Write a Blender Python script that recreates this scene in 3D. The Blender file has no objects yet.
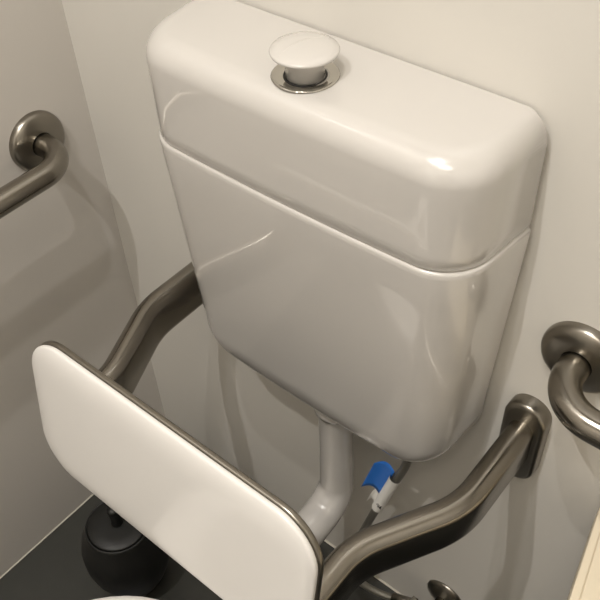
import bpy, bmesh, math, random
from mathutils import Vector, Matrix
random.seed(4)
PI = math.pi
S = bpy.context.scene
COL = S.collection

# ------------------------------------------------------------------ camera
cd = bpy.data.cameras.new('camera'); cam = bpy.data.objects.new('camera', cd); COL.objects.link(cam)
CR = (0.772185516919249, 0.6342934138028244, -0.03743517952650366)
CDn = (0.4305266575468151, -0.565631986401447, -0.7033542870409297)
CF = (-0.46730752679727927, 0.5270031509997319, -0.7098530511538912)
m3 = Matrix((CR, [-c for c in CDn], [-c for c in CF])).transposed()
cam.matrix_world = Matrix.Translation((0.9613, -0.6287, 1.4877)) @ m3.to_4x4()
cd.sensor_width = 36; cd.lens = 843.43 / 600 * 36; cd.clip_start = 0.02
S.camera = cam

# ------------------------------------------------------------------ light
w = bpy.data.worlds.new('world'); S.world = w; w.use_nodes = True
bg = w.node_tree.nodes['Background']; bg.inputs[0].default_value = (1, .93, .82, 1); bg.inputs[1].default_value = 0.0
def lamp(name, loc, power, size, col, spread=PI):
    l = bpy.data.lights.new(name, 'AREA'); l.shape = 'DISK'; l.size = size; l.energy = power; l.color = col; l.spread = spread
    o = bpy.data.objects.new(name, l); COL.objects.link(o); o.location = loc; return o
WARM = (1.0, .972, .94)
LIGHTS = [(.66, -.68, 2.695, 10.5), (.50, -1.08, 2.695, 18.5)]
for L in LIGHTS:
    lamp('downlight_lamp', L[:3], L[3], .03, WARM)
lamp('ambient_fill_lamp', (1.15, -1.35, 2.685), 2.0, .8, WARM)  # broad soft fill added to lift the ambient level, not a known lamp
S.view_settings.view_transform = 'Standard'; S.view_settings.look = 'None'
S.view_settings.gamma = 1; S.view_settings.use_curve_mapping = False
S.view_settings.exposure = 0.02

# ------------------------------------------------------------------ materials
def srgb(r, g, b):
    f = lambda c: (c/255/12.92) if c/255 <= .04045 else ((c/255+.055)/1.055)**2.4
    return (f(r), f(g), f(b), 1)
def mat(name, col, rough=.5, metal=0, coat=0, spec=.5, bump=None, var=None, alpha=1, trans=0):
    m = bpy.data.materials.new(name); m.use_nodes = True
    nt = m.node_tree; b = nt.nodes['Principled BSDF']
    b.inputs['Base Color'].default_value = col; b.inputs['Roughness'].default_value = rough
    b.inputs['Metallic'].default_value = metal; b.inputs['Coat Weight'].default_value = coat
    b.inputs['Coat Roughness'].default_value = .02
    b.inputs['Specular IOR Level'].default_value = spec
    b.inputs['Transmission Weight'].default_value = trans
    b.inputs['Alpha'].default_value = alpha
    tc = nt.nodes.new('ShaderNodeTexCoord')
    if bump:
        n = nt.nodes.new('ShaderNodeTexNoise'); n.inputs['Scale'].default_value = bump[0]; n.inputs['Detail'].default_value = 4
        nt.links.new(tc.outputs['Object'], n.inputs['Vector'])
        k = nt.nodes.new('ShaderNodeBump'); k.inputs['Strength'].default_value = bump[1]; k.inputs['Distance'].default_value = bump[2]
        nt.links.new(n.outputs['Fac'], k.inputs['Height']); nt.links.new(k.outputs['Normal'], b.inputs['Normal'])
    if var:
        n = nt.nodes.new('ShaderNodeTexNoise'); n.inputs['Scale'].default_value = var[0]; n.inputs['Detail'].default_value = 5
        nt.links.new(tc.outputs['Object'], n.inputs['Vector'])
        mx = nt.nodes.new('ShaderNodeMix'); mx.data_type = 'RGBA'
        mx.inputs[6].default_value = col; mx.inputs[7].default_value = var[1]
        nt.links.new(n.outputs['Fac'], mx.inputs[0]); nt.links.new(mx.outputs[2], b.inputs['Base Color'])
    return m
M_WALL = mat('painted_wall', srgb(212, 208, 200), .5, spec=.35, bump=(60, .10, .002), var=(1.3, srgb(208, 204, 196)))
M_FAR = mat('pale_wall', srgb(232, 229, 223), .6)
M_LWALL = mat('side_wall_panel', srgb(204, 199, 192), .35, spec=.4, bump=(50, .06, .002), var=(1.1, srgb(199, 194, 187)))
M_CEIL = mat('ceiling_paint', srgb(225, 222, 215), .8)
M_FLOOR = mat('dark_vinyl_floor', srgb(60, 60, 56), .38, bump=(220, .15, .001), var=(30, srgb(53, 53, 49)))
M_PORC = mat('glossy_white_plastic', srgb(196, 192, 187), .25, coat=1, var=(2, srgb(193, 189, 183)))
M_PAD = mat('white_pad_vinyl', srgb(224, 221, 217), .30, coat=.35, var=(3, srgb(220, 217, 212)))
M_CREAM = mat('cream_plastic', srgb(220, 208, 184), .5)
M_GREY = mat('charcoal_plastic', srgb(52, 52, 50), .45)
M_BLACK = mat('black_plastic', srgb(17, 17, 15), .5)
M_CHROME = mat('chrome', srgb(190, 187, 180), .10, metal=1)
M_DARK = mat('dark_gap', srgb(25, 24, 22), .6)
M_BLUE = mat('blue_print', srgb(38, 112, 205), .45, var=(60, srgb(46, 120, 212)))
M_TAG = mat('white_tag_paper', srgb(232, 230, 224), .5)
M_INK = mat('black_ink', srgb(40, 40, 40), .6)
M_CLEAR = mat('clear_film', srgb(225, 225, 220), .25, alpha=.35)
M_SEAL = mat('sealant', srgb(205, 200, 186), .5)
M_LENS = bpy.data.materials.new('lamp_glass'); M_LENS.use_nodes = True
_b = M_LENS.node_tree.nodes['Principled BSDF']; _b.inputs['Emission Color'].default_value = (1, .92, .8, 1); _b.inputs['Emission Strength'].default_value = 6

def steel(name, rough=.30, col=srgb(142, 137, 128), aniso=0):
    m = mat(name, col, rough, metal=1)
    nt = m.node_tree; b = nt.nodes['Principled BSDF']
    tc = nt.nodes.new('ShaderNodeTexCoord'); mp = nt.nodes.new('ShaderNodeMapping'); mp.inputs['Scale'].default_value = (40, 900, 900)
    n = nt.nodes.new('ShaderNodeTexNoise'); n.inputs['Scale'].default_value = 1.0; n.inputs['Detail'].default_value = 3
    r = nt.nodes.new('ShaderNodeMapRange'); r.inputs[3].default_value = rough-.03; r.inputs[4].default_value = rough+.05
    nt.links.new(tc.outputs['UV'], mp.inputs[0]); nt.links.new(mp.outputs[0], n.inputs['Vector'])
    nt.links.new(n.outputs['Fac'], r.inputs[0]); nt.links.new(r.outputs[0], b.inputs['Roughness'])
    if aniso:   # fine brushing round the bar spreads highlights along its length
        b.inputs['Anisotropic'].default_value = aniso
        tg = nt.nodes.new('ShaderNodeTangent'); tg.direction_type = 'UV_MAP'; tg.uv_map = 'uv'
        nt.links.new(tg.outputs[0], b.inputs['Tangent'])
    return m
M_STEEL = steel('brushed_stainless', .27)
M_BAR = steel('brushed_stainless_bar', .20, aniso=.8)
M_HOSE = mat('braided_hose', srgb(150, 147, 138), .35, metal=.8, bump=(900, .8, .001))

# ------------------------------------------------------------------ helpers
def obj(name, bm, m, parent=None, smooth=True, loc=None, rot=None):
    bmesh.ops.recalc_face_normals(bm, faces=bm.faces)
    me = bpy.data.meshes.new(name); bm.to_mesh(me); bm.free()
    o = bpy.data.objects.new(name, me); COL.objects.link(o)
    me.materials.append(m)
    for p in me.polygons: p.use_smooth = smooth
    if parent: o.parent = parent
    if loc: o.location = loc
    if rot: o.rotation_euler = rot
    return o
def shade_auto(o, deg=40):
    me = o.data
    bm = bmesh.new(); bm.from_mesh(me)
    for e in bm.edges:
        if len(e.link_faces) == 2 and e.calc_face_angle(0) > math.radians(deg): e.smooth = False
    bm.to_mesh(me); bm.free()
def tag(o, label, cat, group=None):
    o['label'] = label; o['category'] = cat
    if group: o['group'] = group
    return o
def thing(name, label, cat, loc=(0, 0, 0), group=None, rot=None):
    o = bpy.data.objects.new(name, None); COL.objects.link(o); o.location = loc; o.empty_display_size = .05
    if rot: o.rotation_euler = rot
    return tag(o, label, cat, group)
def loft(loops, cap0=True, cap1=True, closed=True):
    bm = bmesh.new(); rows = [[bm.verts.new(p) for p in l] for l in loops]
    n = len(rows[0])
    for a, b in zip(rows, rows[1:]):
        for i in range(n if closed else n-1):
            j = (i+1) % n
            bm.faces.new((a[i], a[j], b[j], b[i]))
    if cap0: bm.faces.new(rows[0][::-1])
    if cap1: bm.faces.new(rows[-1])
    return bm
def box_bm(x0, x1, y0, y1, z0, z1, bev=0, seg=3):
    bm = bmesh.new(); bmesh.ops.create_cube(bm, size=1)
    for v in bm.verts: v.co = Vector(((x0+x1)/2+v.co.x*(x1-x0), (y0+y1)/2+v.co.y*(y1-y0), (z0+z1)/2+v.co.z*(z1-z0)))
    if bev: bmesh.ops.bevel(bm, geom=list(bm.edges), offset=bev, segments=seg, affect='EDGES', profile=.5)
    return bm
def lathe(prof, n=64, axis='z', close=True):
    """prof: (r, h) pairs; revolves about the axis"""
    loops = []
    for r, h in prof:
        l = []
        for i in range(n):
            a = 2*PI*i/n; c, s = max(r, 1e-5)*math.cos(a), max(r, 1e-5)*math.sin(a)
            l.append({'z': (c, s, h), 'y': (c, h, s), 'x': (h, c, s)}[axis])
        loops.append(l)
    return loft(loops, close, close)
def arc_path(pts, radii, seg=14):
    """polyline with filleted corners"""
    pts = [Vector(p) for p in pts]; out = [pts[0]]
    for i in range(1, len(pts)-1):
        a, b, c = pts[i-1], pts[i], pts[i+1]; u = (a-b).normalized(); v = (c-b).normalized()
        th = u.angle(v); r = radii[i-1]; t = r/math.tan(th/2)
        p, q = b+u*t, b+v*t; cen = b+(u+v).normalized()*(r/math.sin(th/2))
        for k in range(seg+1):
            s = k/seg; ang = (p-cen).angle(q-cen)
            out.append(cen+((p-cen)*math.sin((1-s)*ang)+(q-cen)*math.sin(s*ang))/math.sin(ang))
    out.append(pts[-1]); return out
def sweep(path, section, up=Vector((0, 0, 1)), caps=True):
    """section: (side, up) pairs swept on path; adds UVs along the length"""
    path = [Vector(p) for p in path]; loops = []; lens = [0]
    for i, p in enumerate(path):
        t = (path[min(i+1, len(path)-1)]-path[max(i-1, 0)]).normalized()
        side = t.cross(up).normalized(); u = side.cross(t).normalized()
        loops.append([p+side*a+u*b for a, b in section])
        if i: lens.append(lens[-1]+(p-path[i-1]).length)
    bm = loft(loops, caps, caps)
    uvl = bm.loops.layers.uv.new('uv'); bm.verts.index_update(); n = len(section)
    for f in bm.faces:
        for l in f.loops:
            k = l.vert.index; l[uvl].uv = (lens[k//n], (k % n)/n*.12)
    return bm
def circ(r, n=28): return [(r*math.cos(2*PI*i/n), r*math.sin(2*PI*i/n)) for i in range(n)]
def stadium(w, h, n=12):
    r = w/2; s = []
    for i in range(n+1): a = PI*i/n; s.append((r*math.cos(a), (h/2-r)+r*math.sin(a)))
    for i in range(n+1): a = PI+PI*i/n; s.append((r*math.cos(a), -(h/2-r)+r*math.sin(a)))
    return s
def rrect(w, h, r, n=10):
    """rounded rectangle in (a, b), full size w x h"""
    s = []
    for cx, cy, a0 in ((w/2-r, h/2-r, 0), (-w/2+r, h/2-r, PI/2), (-w/2+r, -h/2+r, PI), (w/2-r, -h/2+r, 1.5*PI)):
        for i in range(n+1): a = a0+PI/2*i/n; s.append((cx+r*math.cos(a), cy+r*math.sin(a)))
    return s

# ------------------------------------------------------------------ room shell
XR, YF, ZC = 1.95, -2.1, 2.7
T = .1
def struct(name, bm, m, smooth=False):
    o = obj(name, bm, m, None, smooth); o['kind'] = 'structure'; return o
struct('floor', box_bm(-T, XR+T, YF-T, T, -T, 0), M_FLOOR)
struct('ceiling', box_bm(-T, XR+T, YF-T, T, ZC, ZC+T), M_CEIL)
struct('wall_left', box_bm(-T, 0, YF-T, T, 0, ZC), M_LWALL)
struct('wall_back', box_bm(0, XR, 0, T, 0, ZC), M_WALL)
struct('wall_right', box_bm(XR, XR+T, YF-T, T, 0, ZC), M_FAR)
struct('wall_front', box_bm(0, XR, YF-T, YF, 0, ZC), M_FAR)
# door in the wall behind the viewer
d1 = struct('door_1', box_bm(1.05, 1.97, YF, YF+.02, 0, 2.05, .003), mat('door_paint', srgb(150, 140, 124), .5))
# pale bead of sealant where the left wall meets the floor, vertical joint in the corner
struct('trim_1', box_bm(0, .0022, YF, -.004, 0, .0022, .0006, 1), M_SEAL)
struct('trim_2', box_bm(.0035, XR, -.0035, 0, 0, .0035, .001, 1), M_SEAL)

# ------------------------------------------------------------------ cistern
CX = .497
def dsec(z, w, wf, d, r, bow=.006, n=12, rb=.006):
    """D plan section: back on the wall, w half width at back, wf half width at front, depth d, front radius r"""
    y0 = -.003; w += .005; wf += .006
    pts = [(CX+w-rb, y0), (CX+w, y0-rb)]
    # right side down to front corner
    side = Vector((wf-w, -(d-y0)))  # direction of side
    P = Vector((CX+wf, -d)); u = (Vector((CX+w, y0))-P).normalized(); v = Vector((-1, 0))
    th = math.acos(max(-1, min(1, u.dot(v)))); t = r/math.tan(th/2)
    p = P+u*t; q = P+v*t; cen = P+(u+v).normalized()*(r/math.sin(th/2))
    right = []
    for k in range(n+1):
        s = k/n; ang = (p-cen).angle(q-cen)
        c = cen+((p-cen)*math.sin((1-s)*ang)+(q-cen)*math.sin(s*ang))/math.sin(ang)
        right.append(c)
    mid = []
    fx = right[-1].x-CX
    for k in range(1, 16):
        x = fx*(1-2*k/16); mid.append(Vector((CX+x, -d)))
    left = [Vector((2*CX-c.x, c.y)) for c in right[::-1]]
    front = right+mid+left
    out = [Vector(p_) for p_ in pts]
    for c in front:
        xn = (c.x-CX)/w; wgt = max(0, min(1, (-c.y)/d))
        out.append(Vector((c.x, c.y-bow*(1-xn*xn)*wgt)))
    out += [Vector((CX-w, y0-rb)), Vector((CX-w+rb, y0))]
    return [(c.x, c.y, z) for c in out]

cis = thing('toilet_cistern', 'tall glossy white toilet cistern mounted on the back wall, round button on its lid', 'toilet cistern', (CX, 0, .54))
def place(o, parent):   # keep world coordinates under an empty at the thing's base
    o.parent = parent; o.matrix_parent_inverse = Matrix.LocRotScale(parent.location, parent.rotation_euler, None).inverted(); return o
ZS, ZT = .943, 1.066
loops = []
# body from underside up to seam
ZB = .560
for k in range(0, 17):
    a = k/16*PI/2; up = 1-math.cos(a); f = math.sin(a)
    loops.append(dsec(ZB+.070*up, .138+.064*f, .120+.072*f, .076+.032*f, .030+.018*f, bow=.004, rb=.004+.010*(1-f)))
zb = ZB+.070
for k in range(1, 9):
    q = k/8
    loops.append(dsec(zb+(ZS-.010-zb)*q, .202+.0155*q, .192+.0135*q, .108+.0155*q, .048+.005*q, bow=.004+.002*q))
for k in range(1, 7):   # rounded shoulder just under the lid
    a = k/6*PI/2
    loops.append(dsec(ZS-.0055+.0045*math.sin(a), .2175-.004*(1-math.cos(a)), .2055-.004*(1-math.cos(a)), .1235-.004*(1-math.cos(a)), .053))
tank = place(obj('tank', loft(loops), M_PORC), cis); shade_auto(tank, 50)
# lid
loops = [dsec(ZS-.0008, .2130, .201, .1190, .052), dsec(ZS+.0002, .2150, .203, .1212, .053), dsec(ZS+.0012, .2158, .2038, .122, .053)]
for k in range(1, 7):
    q = k/6
    loops.append(dsec(ZS+.0012+(ZT-.028-ZS-.0012)*q, .2158+.0005*q, .2038+.0005*q, .122+.0005*q, .053))
for k in range(1, 13):
    a = k/12*PI/2; s = 1-math.cos(a); h = math.sin(a); ri = .026
    loops.append(dsec(ZT-.028+.028*h, .2163-.020*s, .2043-.024*s, .1225-ri*s, .053-.010*s, bow=.006))
loops.append(dsec(ZT+.0005, .17, .155, .078, .035))
lid = place(obj('lid', loft(loops), M_PORC), cis); shade_auto(lid, 60)

BX, BY = .496, -.079
ring = lathe([(.021, 0), (.0325, 0), (.0335, .0012), (.0322, .0024), (.0290, .0022), (.0250, .0006), (.0215, .0004)], 64)
ro = place(obj('button_ring', ring, M_CHROME), cis); ro.matrix_parent_inverse = cis.matrix_parent_inverse
def at(o, x, y, z, parent, rot=None):
    o.parent = parent
    o.location = Vector((x, y, z))-parent.location
    if rot: o.rotation_euler = rot
    return o
ro.matrix_parent_inverse = Matrix(); at(ro, BX, BY, ZT, cis)
well = obj('button_well', lathe([(.0205, .0), (.0215, .0008), (.0200, .0009), (.0190, .0004)], 48), M_DARK); at(well, BX, BY, ZT, cis)
# dual flush button: stem + domed oval head split by an S-curve line
btn = obj('flush_button', lathe([(.0190, 0), (.0195, .020), (.0205, .0230), (.0310, .0240), (.0330, .0252), (.0334, .0268), (.0324, .0282), (.025, .0304), (.015, .0318), (.005, .0324), (.0, .0324)], 64), M_PORC)
at(btn, BX, BY, ZT+.0005, cis)
# groove between the two halves of the button
gp = []
for k in range(25):
    s = -1+2*k/24; x = .029*s; y = .007*math.cos(s*PI/2); r = math.hypot(x, y)
    h = .0324-.0042*(r/.0324)**2.1-.0001
    gp.append((x, y, h+.0001))
gr = obj('button_split', sweep(gp, circ(.00035, 6)), mat('groove_line', srgb(185, 181, 174), .5)); gr.parent = btn; gr.rotation_euler = (0, 0, 1.3)
# collar where the flush pipe enters
PX, PY = .512, -.058
outlet = obj('outlet_nut', lathe([(.026, -.012), (.0315, -.011), (.0325, -.004), (.0325, .010), (.028, .014)], 48), M_PORC)
at(outlet, PX, PY, ZB-.008, cis)

# ------------------------------------------------------------------ flush pipe
fp = thing('flush_pipe', 'white plastic flush pipe bending forward below the cistern', 'pipe', (PX, PY, .28))
FL = Vector((PX, PY, .28))
path = [Vector((PX, PY, ZB-.012-.012*k)) for k in range(12)]+arc_path([(PX, PY, .40), (PX, PY, .312), (PX, -.36, .282)], [.052], 20)
L = []
for i, p in enumerate(path):
    t = (path[min(i+1, len(path)-1)]-path[max(i-1, 0)]).normalized(); u = t.cross(Vector((1, 0, 0))).normalized()
    rad = .0256+.0036*max(0, min(1, (i-9)/14))
    L.append([p-FL+Vector((1, 0, 0))*a+u*b for a, b in circ(rad, 40)])
obj('pipe', loft(L), M_PORC, fp)

# ------------------------------------------------------------------ backrest
br = thing('backrest', 'white padded toilet backrest held on two curved stainless steel wall arms', 'backrest', (CX, -.02, .55))
BRL = Vector((CX, -.02, .55))
PADC = Vector((.4950, -.3525, .6790)); TH = math.radians(-9.5)
PW, PH, PR = .434, .217, .056
def slab(w, h, r, y0, y1, bev, k=5):
    loops = []
    for i in range(k+1):
        a = PI/2*i/k; loops.append((bev*(1-math.sin(a)), y0+bev*(1-math.cos(a)) if y1 > y0 else y0-bev*(1-math.cos(a))))
    for i in range(k+1):
        a = PI/2*i/k; loops.append((bev*(1-math.cos(a)), y1-bev*(1-math.sin(a)) if y1 > y0 else y1+bev*(1-math.sin(a))))
    L = []
    L.append([(a_*.5, y0, b_*.5) for a_, b_ in rrect(w, h, r, 12)])
    for ins, y in loops:
        L.append([(a_, y, b_) for a_, b_ in rrect(w-2*ins, h-2*ins, max(r-ins, .004), 12)])
    L.append([(a_*.5, y1, b_*.5) for a_, b_ in rrect(w, h, r, 12)])
    return loft(L)
bp = obj('steel_back_plate', slab(PW, PH, PR, .004, .012, .003), M_STEEL, br, loc=PADC-BRL, rot=(TH, 0, 0)); shade_auto(bp)
L = []
for ins, y in ((.02, .0035), (.001, .0035), (.0003, .0025), (0, .0015), (0, -.001), (.0006, -.0022), (.0016, -.0030), (.004, -.0040), (.008, -.0052), (.014, -.0064), (.022, -.0074), (.032, -.0080), (.045, -.0082)):
    L.append([(a_, y, b_) for a_, b_ in rrect(PW-.002-2*ins, PH-.002-2*ins, max(PR-ins, .006), 12)])
pad = obj('pad', loft(L), M_PAD, br, loc=PADC-BRL, rot=(TH, 0, 0))
ARX = .2525; AZ = .634; AH = .074; AW = .032
def arm(sgn):
    # plan path: straight from wall, S-bend inwards, straight to the pad
    x0 = .5095+sgn*ARX; x1 = .5025+sgn*(ARX-.057)
    pts = [(x0, -.016, AZ), (x0, -.152, AZ), (x1, -.265, AZ), (x1, -.354, AZ)]
    path = arc_path(pts, [.12, .10], 18)
    a = obj('support_arm', sweep([p-BRL for p in path], stadium(AW, AH, 12)), M_BAR, br)
    shade_auto(a, 50)
    # wall plate: upright stadium puck
    L = []
    for ins, y in ((0, 0), (0, -.016), (.0015, -.0185), (.004, -.020), (.006, -.0203)):
        L.append([(x0-BRL.x+a_*(1-ins/.027), y-.0-BRL.y, AZ-.006-BRL.z+b_*(1-ins/.07)) for a_, b_ in stadium(.053, .142, 20)])
    p = obj('wall_plate', loft(L), M_STEEL, br); shade_auto(p, 35)
    for dz in (-.052,):
        s = obj('screw_head', lathe([(.0045, 0), (.0045, -.0015), (.003, -.0025), (0, -.0025)], 20, 'y'), M_CHROME); s.parent = p
        s.location = (x0-BRL.x, -.0203-BRL.y, AZ-.006+dz-BRL.z)
    return a
arm(1); arm(-1)

# ------------------------------------------------------------------ grab rails
RR = .0172
def flange(axis, name='wall_flange'):
    s = 1 if axis == 'x' else -1
    prof = [(.0455, 0), (.0455, .003), (.0450, .006), (.0432, .0095), (.0395, .0122), (.0340, .0142), (.0270, .0155), (.0220, .0160), (.0180, .0161), (.0178, .0155), (.0178, .010)]
    return lathe([(r, s*h) for r, h in prof], 64, axis)
# back wall rail
g1 = thing('grab_rail', 'brushed steel grab rail on the back wall to the right of the cistern', 'grab rail', (.800, 0, .799))
GL = Vector(g1.location)
path = arc_path([(0, -.004, 0), (0, -.078, 0), (.62, -.078, 0), (.62, -.004, 0)], [.050, .050], 18)
obj('rail_tube', sweep(path, circ(RR, 32)), M_BAR, g1)
for x in (0, .62):
    f = obj('wall_flange', flange('y'), M_STEEL, g1, loc=(x, 0, 0)); shade_auto(f, 60)
    obj('flange_gap', lathe([(.0179, -.0150), (.0171, -.0150)], 40, 'y', False), M_DARK, f)
# left wall rail
g2 = thing('grab_rail', 'brushed steel grab rail on the left side wall, running toward the viewer', 'grab rail', (0, -.099, .800))
path = arc_path([(.004, 0, 0), (.078, 0, 0), (.078, -.62, 0), (.004, -.62, 0)], [.050, .050], 18)
obj('rail_tube', sweep(path, circ(RR, 32)), M_BAR, g2)
for y in (0, -.62):
    f = obj('wall_flange', flange('x'), M_STEEL, g2, loc=(0, y, 0)); shade_auto(f, 60)
    obj('flange_gap', lathe([(.0179, .0150), (.0171, .0150)], 40, 'x', False), M_DARK, f)

# ------------------------------------------------------------------ water hose, its tag, valve
def bez(pts, n=10):
    """Catmull-Rom through points"""
    P = [Vector(p) for p in pts]; P = [2*P[0]-P[1]]+P+[2*P[-1]-P[-2]]; out = []
    for i in range(1, len(P)-2):
        for k in range(n):
            t = k/n; a, b, c, d = P[i-1:i+3]
            out.append(.5*((2*b)+(c-a)*t+(2*a-5*b+4*c-d)*t*t+(3*b-a-3*c+d)*t**3))
    out.append(P[-2]); return out
VX, VZ = .698, .108
hose = thing('water_hose', 'grey braided water hose hanging from the cistern underside, tagged in blue and white', 'hose', (.632, -.055, .50))
HL = Vector(hose.location)
hp = bez([(.636, -.058, .530), (.628, -.058, .49), (.602, -.058, .40), (.576, -.060, .30), (.556, -.070, .20), (.560, -.075, .125), (.605, -.060, .092), (VX-.035, -.045, .105)], 10)
obj('braided_tube', sweep([p-HL for p in hp], circ(.0062, 16), up=Vector((0, 1, 0))), M_HOSE, hose)
n1 = obj('top_nut', lathe([(.0095, -.022), (.0105, -.020), (.0105, 0), (.009, .002)], 6), M_DARK, hose, False, loc=Vector((.6365, -.058, .553))-HL)
n2 = obj('end_ferrule', sweep([Vector((.628, -.0535, .094))-HL, Vector((VX-.030, -.045, .106))-HL], circ(.0095, 18), up=Vector((0, 1, 0))), M_STEEL, hose)
# white sleeve wrapped round the hose with a scribbled mark, and a blue banded flag
sl_a, sl_b = Vector((.6178, -.058, .462)), Vector((.5905, -.059, .357))
dirv = (sl_a-sl_b).normalized()
sl = obj('tag_sleeve', sweep([sl_a-HL, sl_b-HL], circ(.0088, 24), up=Vector((0, 1, 0)), caps=False), M_TAG, hose); sl['label'] = 'white paper sleeve with a black mark'
# flag: curved sheet leaving the sleeve to the left
def flag(t0, t1, off, m, name, w=.050):
    bm = bmesh.new(); rows = []
    for j in range(9):
        t = t0+(t1-t0)*j/8; base = sl_a.lerp(sl_b, t)
        row = []
        for i in range(13):
            s = i/12; ang = s*1.9
            # arch up and over to the left, away from the hose
            x = -.006-w*s; y = .004*math.sin(s*PI)-off; z = -.30*w*s+.009*math.sin(s*PI)
            row.append(bm.verts.new(base+Vector((x, y, z))-HL))
        rows.append(row)
    for a, b in zip(rows, rows[1:]):
        for i in range(12): bm.faces.new((a[i], a[i+1], b[i+1], b[i]))
    o = obj(name, bm, m, hose); md = o.modifiers.new('t', 'SOLIDIFY'); md.thickness = .0004; return o
flag(.66, 1.0, 0, M_TAG, 'tag_flag', .015)
fb = flag(-.12, .66, 0, M_BLUE, 'tag_blue_band', .035); fb['label'] = 'blue printed band'
# mark on the sleeve
bm = bmesh.new()
def stroke(bm, a, b, base, r=.0006):
    p = sweep([Vector(a)+base, Vector(b)+base], circ(r, 6), up=Vector((0, 1, 0)))
    me = bpy.data.meshes.new('t'); p.to_mesh(me); p.free(); bm.from_mesh(me); bpy.data.meshes.remove(me)
base = sl_a.lerp(sl_b, .80)-HL+Vector((.002, -.0086, 0))
for a, b in (((-.004, 0, .003), (.003, 0, -.005)), ((.003, 0, -.005), (.004, 0, .004)), ((-.003, 0, -.004), (.004, 0, .001)), ((-.002, 0, .006), (.001, 0, .002))):
    stroke(bm, a, b, base)
ink = obj('tag_mark', bm, M_INK); ink.parent = sl

valve = thing('water_valve', 'small dark chrome stop valve with a round wall flange, low on the back wall', 'valve', (VX, 0, VZ))
fl = obj('wall_flange', lathe([(.035, 0), (.035, -.002), (.033, -.005), (.022, -.009), (.014, -.012), (.011, -.0125)], 40, 'y'), M_STEEL, valve)
obj('valve_body', lathe([(.0095, -.010), (.0095, -.030), (.013, -.032), (.014, -.045), (.013, -.058), (.009, -.060), (.007, -.060)], 28, 'y'), M_CHROME, valve)
obj('valve_outlet', lathe([(.008, 0), (.008, -.030), (.0105, -.031), (.0105, -.040)], 8, 'x'), M_CHROME, valve, loc=(0, -.045, 0))
obj('valve_handle', lathe([(.007, -.060), (.016, -.061), (.017, -.066), (.016, -.076), (.012, -.078), (0, -.078)], 10, 'y'), M_CHROME, valve)

# ------------------------------------------------------------------ toilet pan (only its seat corner shows)
TCX = .522
toilet = thing('toilet', 'white toilet pan with its seat edge just showing below the backrest', 'toilet', (TCX, -.55, 0))
TL = Vector(toilet.location)
def oval(z, w, yr, yf, n=56, pr=1.9, pf=2.1):
    out = []; ym = yr-.42*(yr-yf)
    for i in range(n):
        a = 2*PI*i/n; c, s = math.cos(a), math.sin(a)
        p = pr if s > 0 else pf
        x = w*math.copysign(abs(c)**(2/p), c); y = (yr-ym if s > 0 else ym-yf)*math.copysign(abs(s)**(2/p), s)
        out.append((TCX+x-TL.x, ym+y-TL.y, z))
    return out
SR = -.375
bowl = [oval(0, .105, -.36, -.66), oval(.03, .100, -.37, -.65), oval(.16, .10, -.38, -.68), oval(.28, .125, -.40, -.76), oval(.38, .155, -.405, -.83), oval(.415, .160, -.405, -.845), oval(.420, .156, -.41, -.84),
        oval(.420, .115, -.46, -.80), oval(.38, .10, -.48, -.78), oval(.28, .07, -.52, -.72), oval(.24, .03, -.56, -.65)]
obj('bowl', loft(bowl), M_PORC, toilet)
seat = [oval(.424, .160, SR-.004, -.85), oval(.426, .166, SR, -.857), oval(.436, .167, SR, -.86), oval(.444, .163, SR-.004, -.855), oval(.446, .155, SR-.012, -.845),
        oval(.446, .115, -.46, -.80), oval(.443, .108, -.467, -.793), oval(.430, .102, -.473, -.787), oval(.424, .105, -.47, -.79), oval(.424, .160, SR-.004, -.85)]
obj('seat', loft(seat, False, False), M_PAD, toilet)
obj('inlet_spigot', sweep([Vector((TCX, -.361, .282))-TL, Vector((TCX, -.47, .282))-TL], circ(.036, 28)), M_PORC, toilet)

# ------------------------------------------------------------------ toilet brush
tb = thing('toilet_brush', 'round black toilet brush holder with short upright handle in the left corner', 'toilet brush', (.205, -.280, 0))
obj('holder', lathe([(.040, 0), (.043, .003), (.060, .04), (.072, .075), (.0765, .105), (.0755, .135), (.069, .162), (.061, .180), (.0575, .190), (.056, .196), (.054, .197), (.053, .192)], 64), M_BLACK, tb)
obj('splash_cap', lathe([(.0525, .190), (.052, .197), (.050, .199), (.030, .198), (.012, .201), (0, .201)], 48), M_BLACK, tb)
obj('handle', lathe([(.011, .199), (.0085, .215), (.0095, .232), (.0105, .240), (.009, .245), (0, .246)], 28), M_BLACK, tb)

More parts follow.
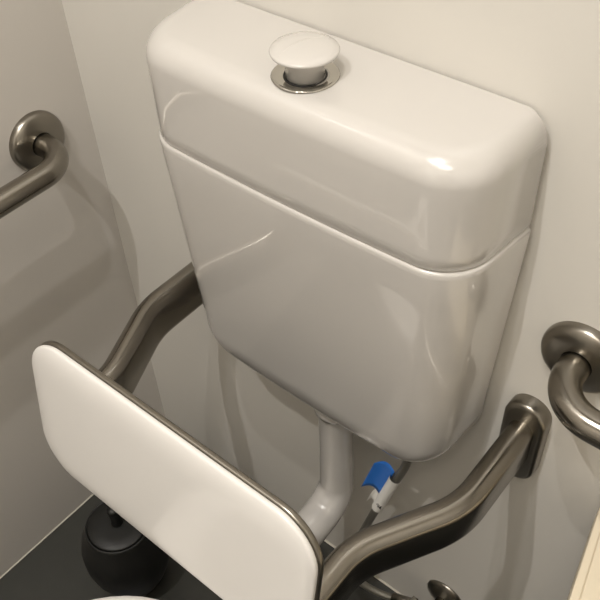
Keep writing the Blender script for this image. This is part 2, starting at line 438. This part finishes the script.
# ------------------------------------------------------------------ sanitary bin
sb = thing('sanitary_bin', 'bin with flat cream plastic lid beside the toilet, its edge showing at the lower right', 'bin', (.99, -.20, 0))
SL = Vector(sb.location)
def quad(z, ins=0, r=.012):
    P = [Vector((.872+ins, -.008-ins)), Vector((1.14-ins, -.008-ins)), Vector((1.085-ins, -.36+ins)), Vector((.940+ins, -.36+ins))]
    out = []
    for i, p in enumerate(P):
        u = (P[i-1]-p).normalized(); v = (P[(i+1) % 4]-p).normalized(); rr = max(r-ins, .002)
        th = u.angle(v); t = rr/math.tan(th/2); a, b = p+u*t, p+v*t; cen = p+(u+v).normalized()*(rr/math.sin(th/2)); ang = (a-cen).angle(b-cen)
        for k in range(7):
            s = k/6; c = cen+((a-cen)*math.sin((1-s)*ang)+(b-cen)*math.sin(s*ang))/math.sin(ang); out.append((c.x-SL.x, c.y-SL.y, z))
    return out
obj('body', loft([quad(0, .03), quad(.01, .025), quad(.55, .006)]), M_GREY, sb)
ld = obj('lid', loft([quad(.552, .002), quad(.556, 0), quad(.596, 0), quad(.5995, .0012), quad(.600, .003), quad(.600, .0105), quad(.5975, .0107), quad(.5975, .0122), quad(.600, .0124), quad(.601, .05)]), M_CREAM, sb)
shade_auto(ld, 30)

# ------------------------------------------------------------------ ceiling downlights and added fill panel
def lampthing(name, loc, r, label, group=None):
    t = thing(name, label, 'ceiling light', loc, group)
    obj('trim_ring', lathe([(r+.02, 0), (r+.02, -.004), (r+.003, -.006), (r, -.002), (r, 0)], 40), M_CEIL, t)
    obj('lens', lathe([(r, -.0005), (r, -.001), (0, -.001)], 40), M_LENS, t)
lampthing('downlight', (LIGHTS[0][0], LIGHTS[0][1], 2.6995), .03, 'small round ceiling downlight nearest the back wall, above the toilet')
lampthing('downlight', (LIGHTS[1][0], LIGHTS[1][1], 2.6995), .03, 'small round ceiling downlight farther from the back wall')
lampthing('ambient_fill_panel', (1.15, -1.35, 2.6995), .40, 'large round unseen panel added on the ceiling for ambient fill light')  # made-up fixture for the added ambient fill, out of view
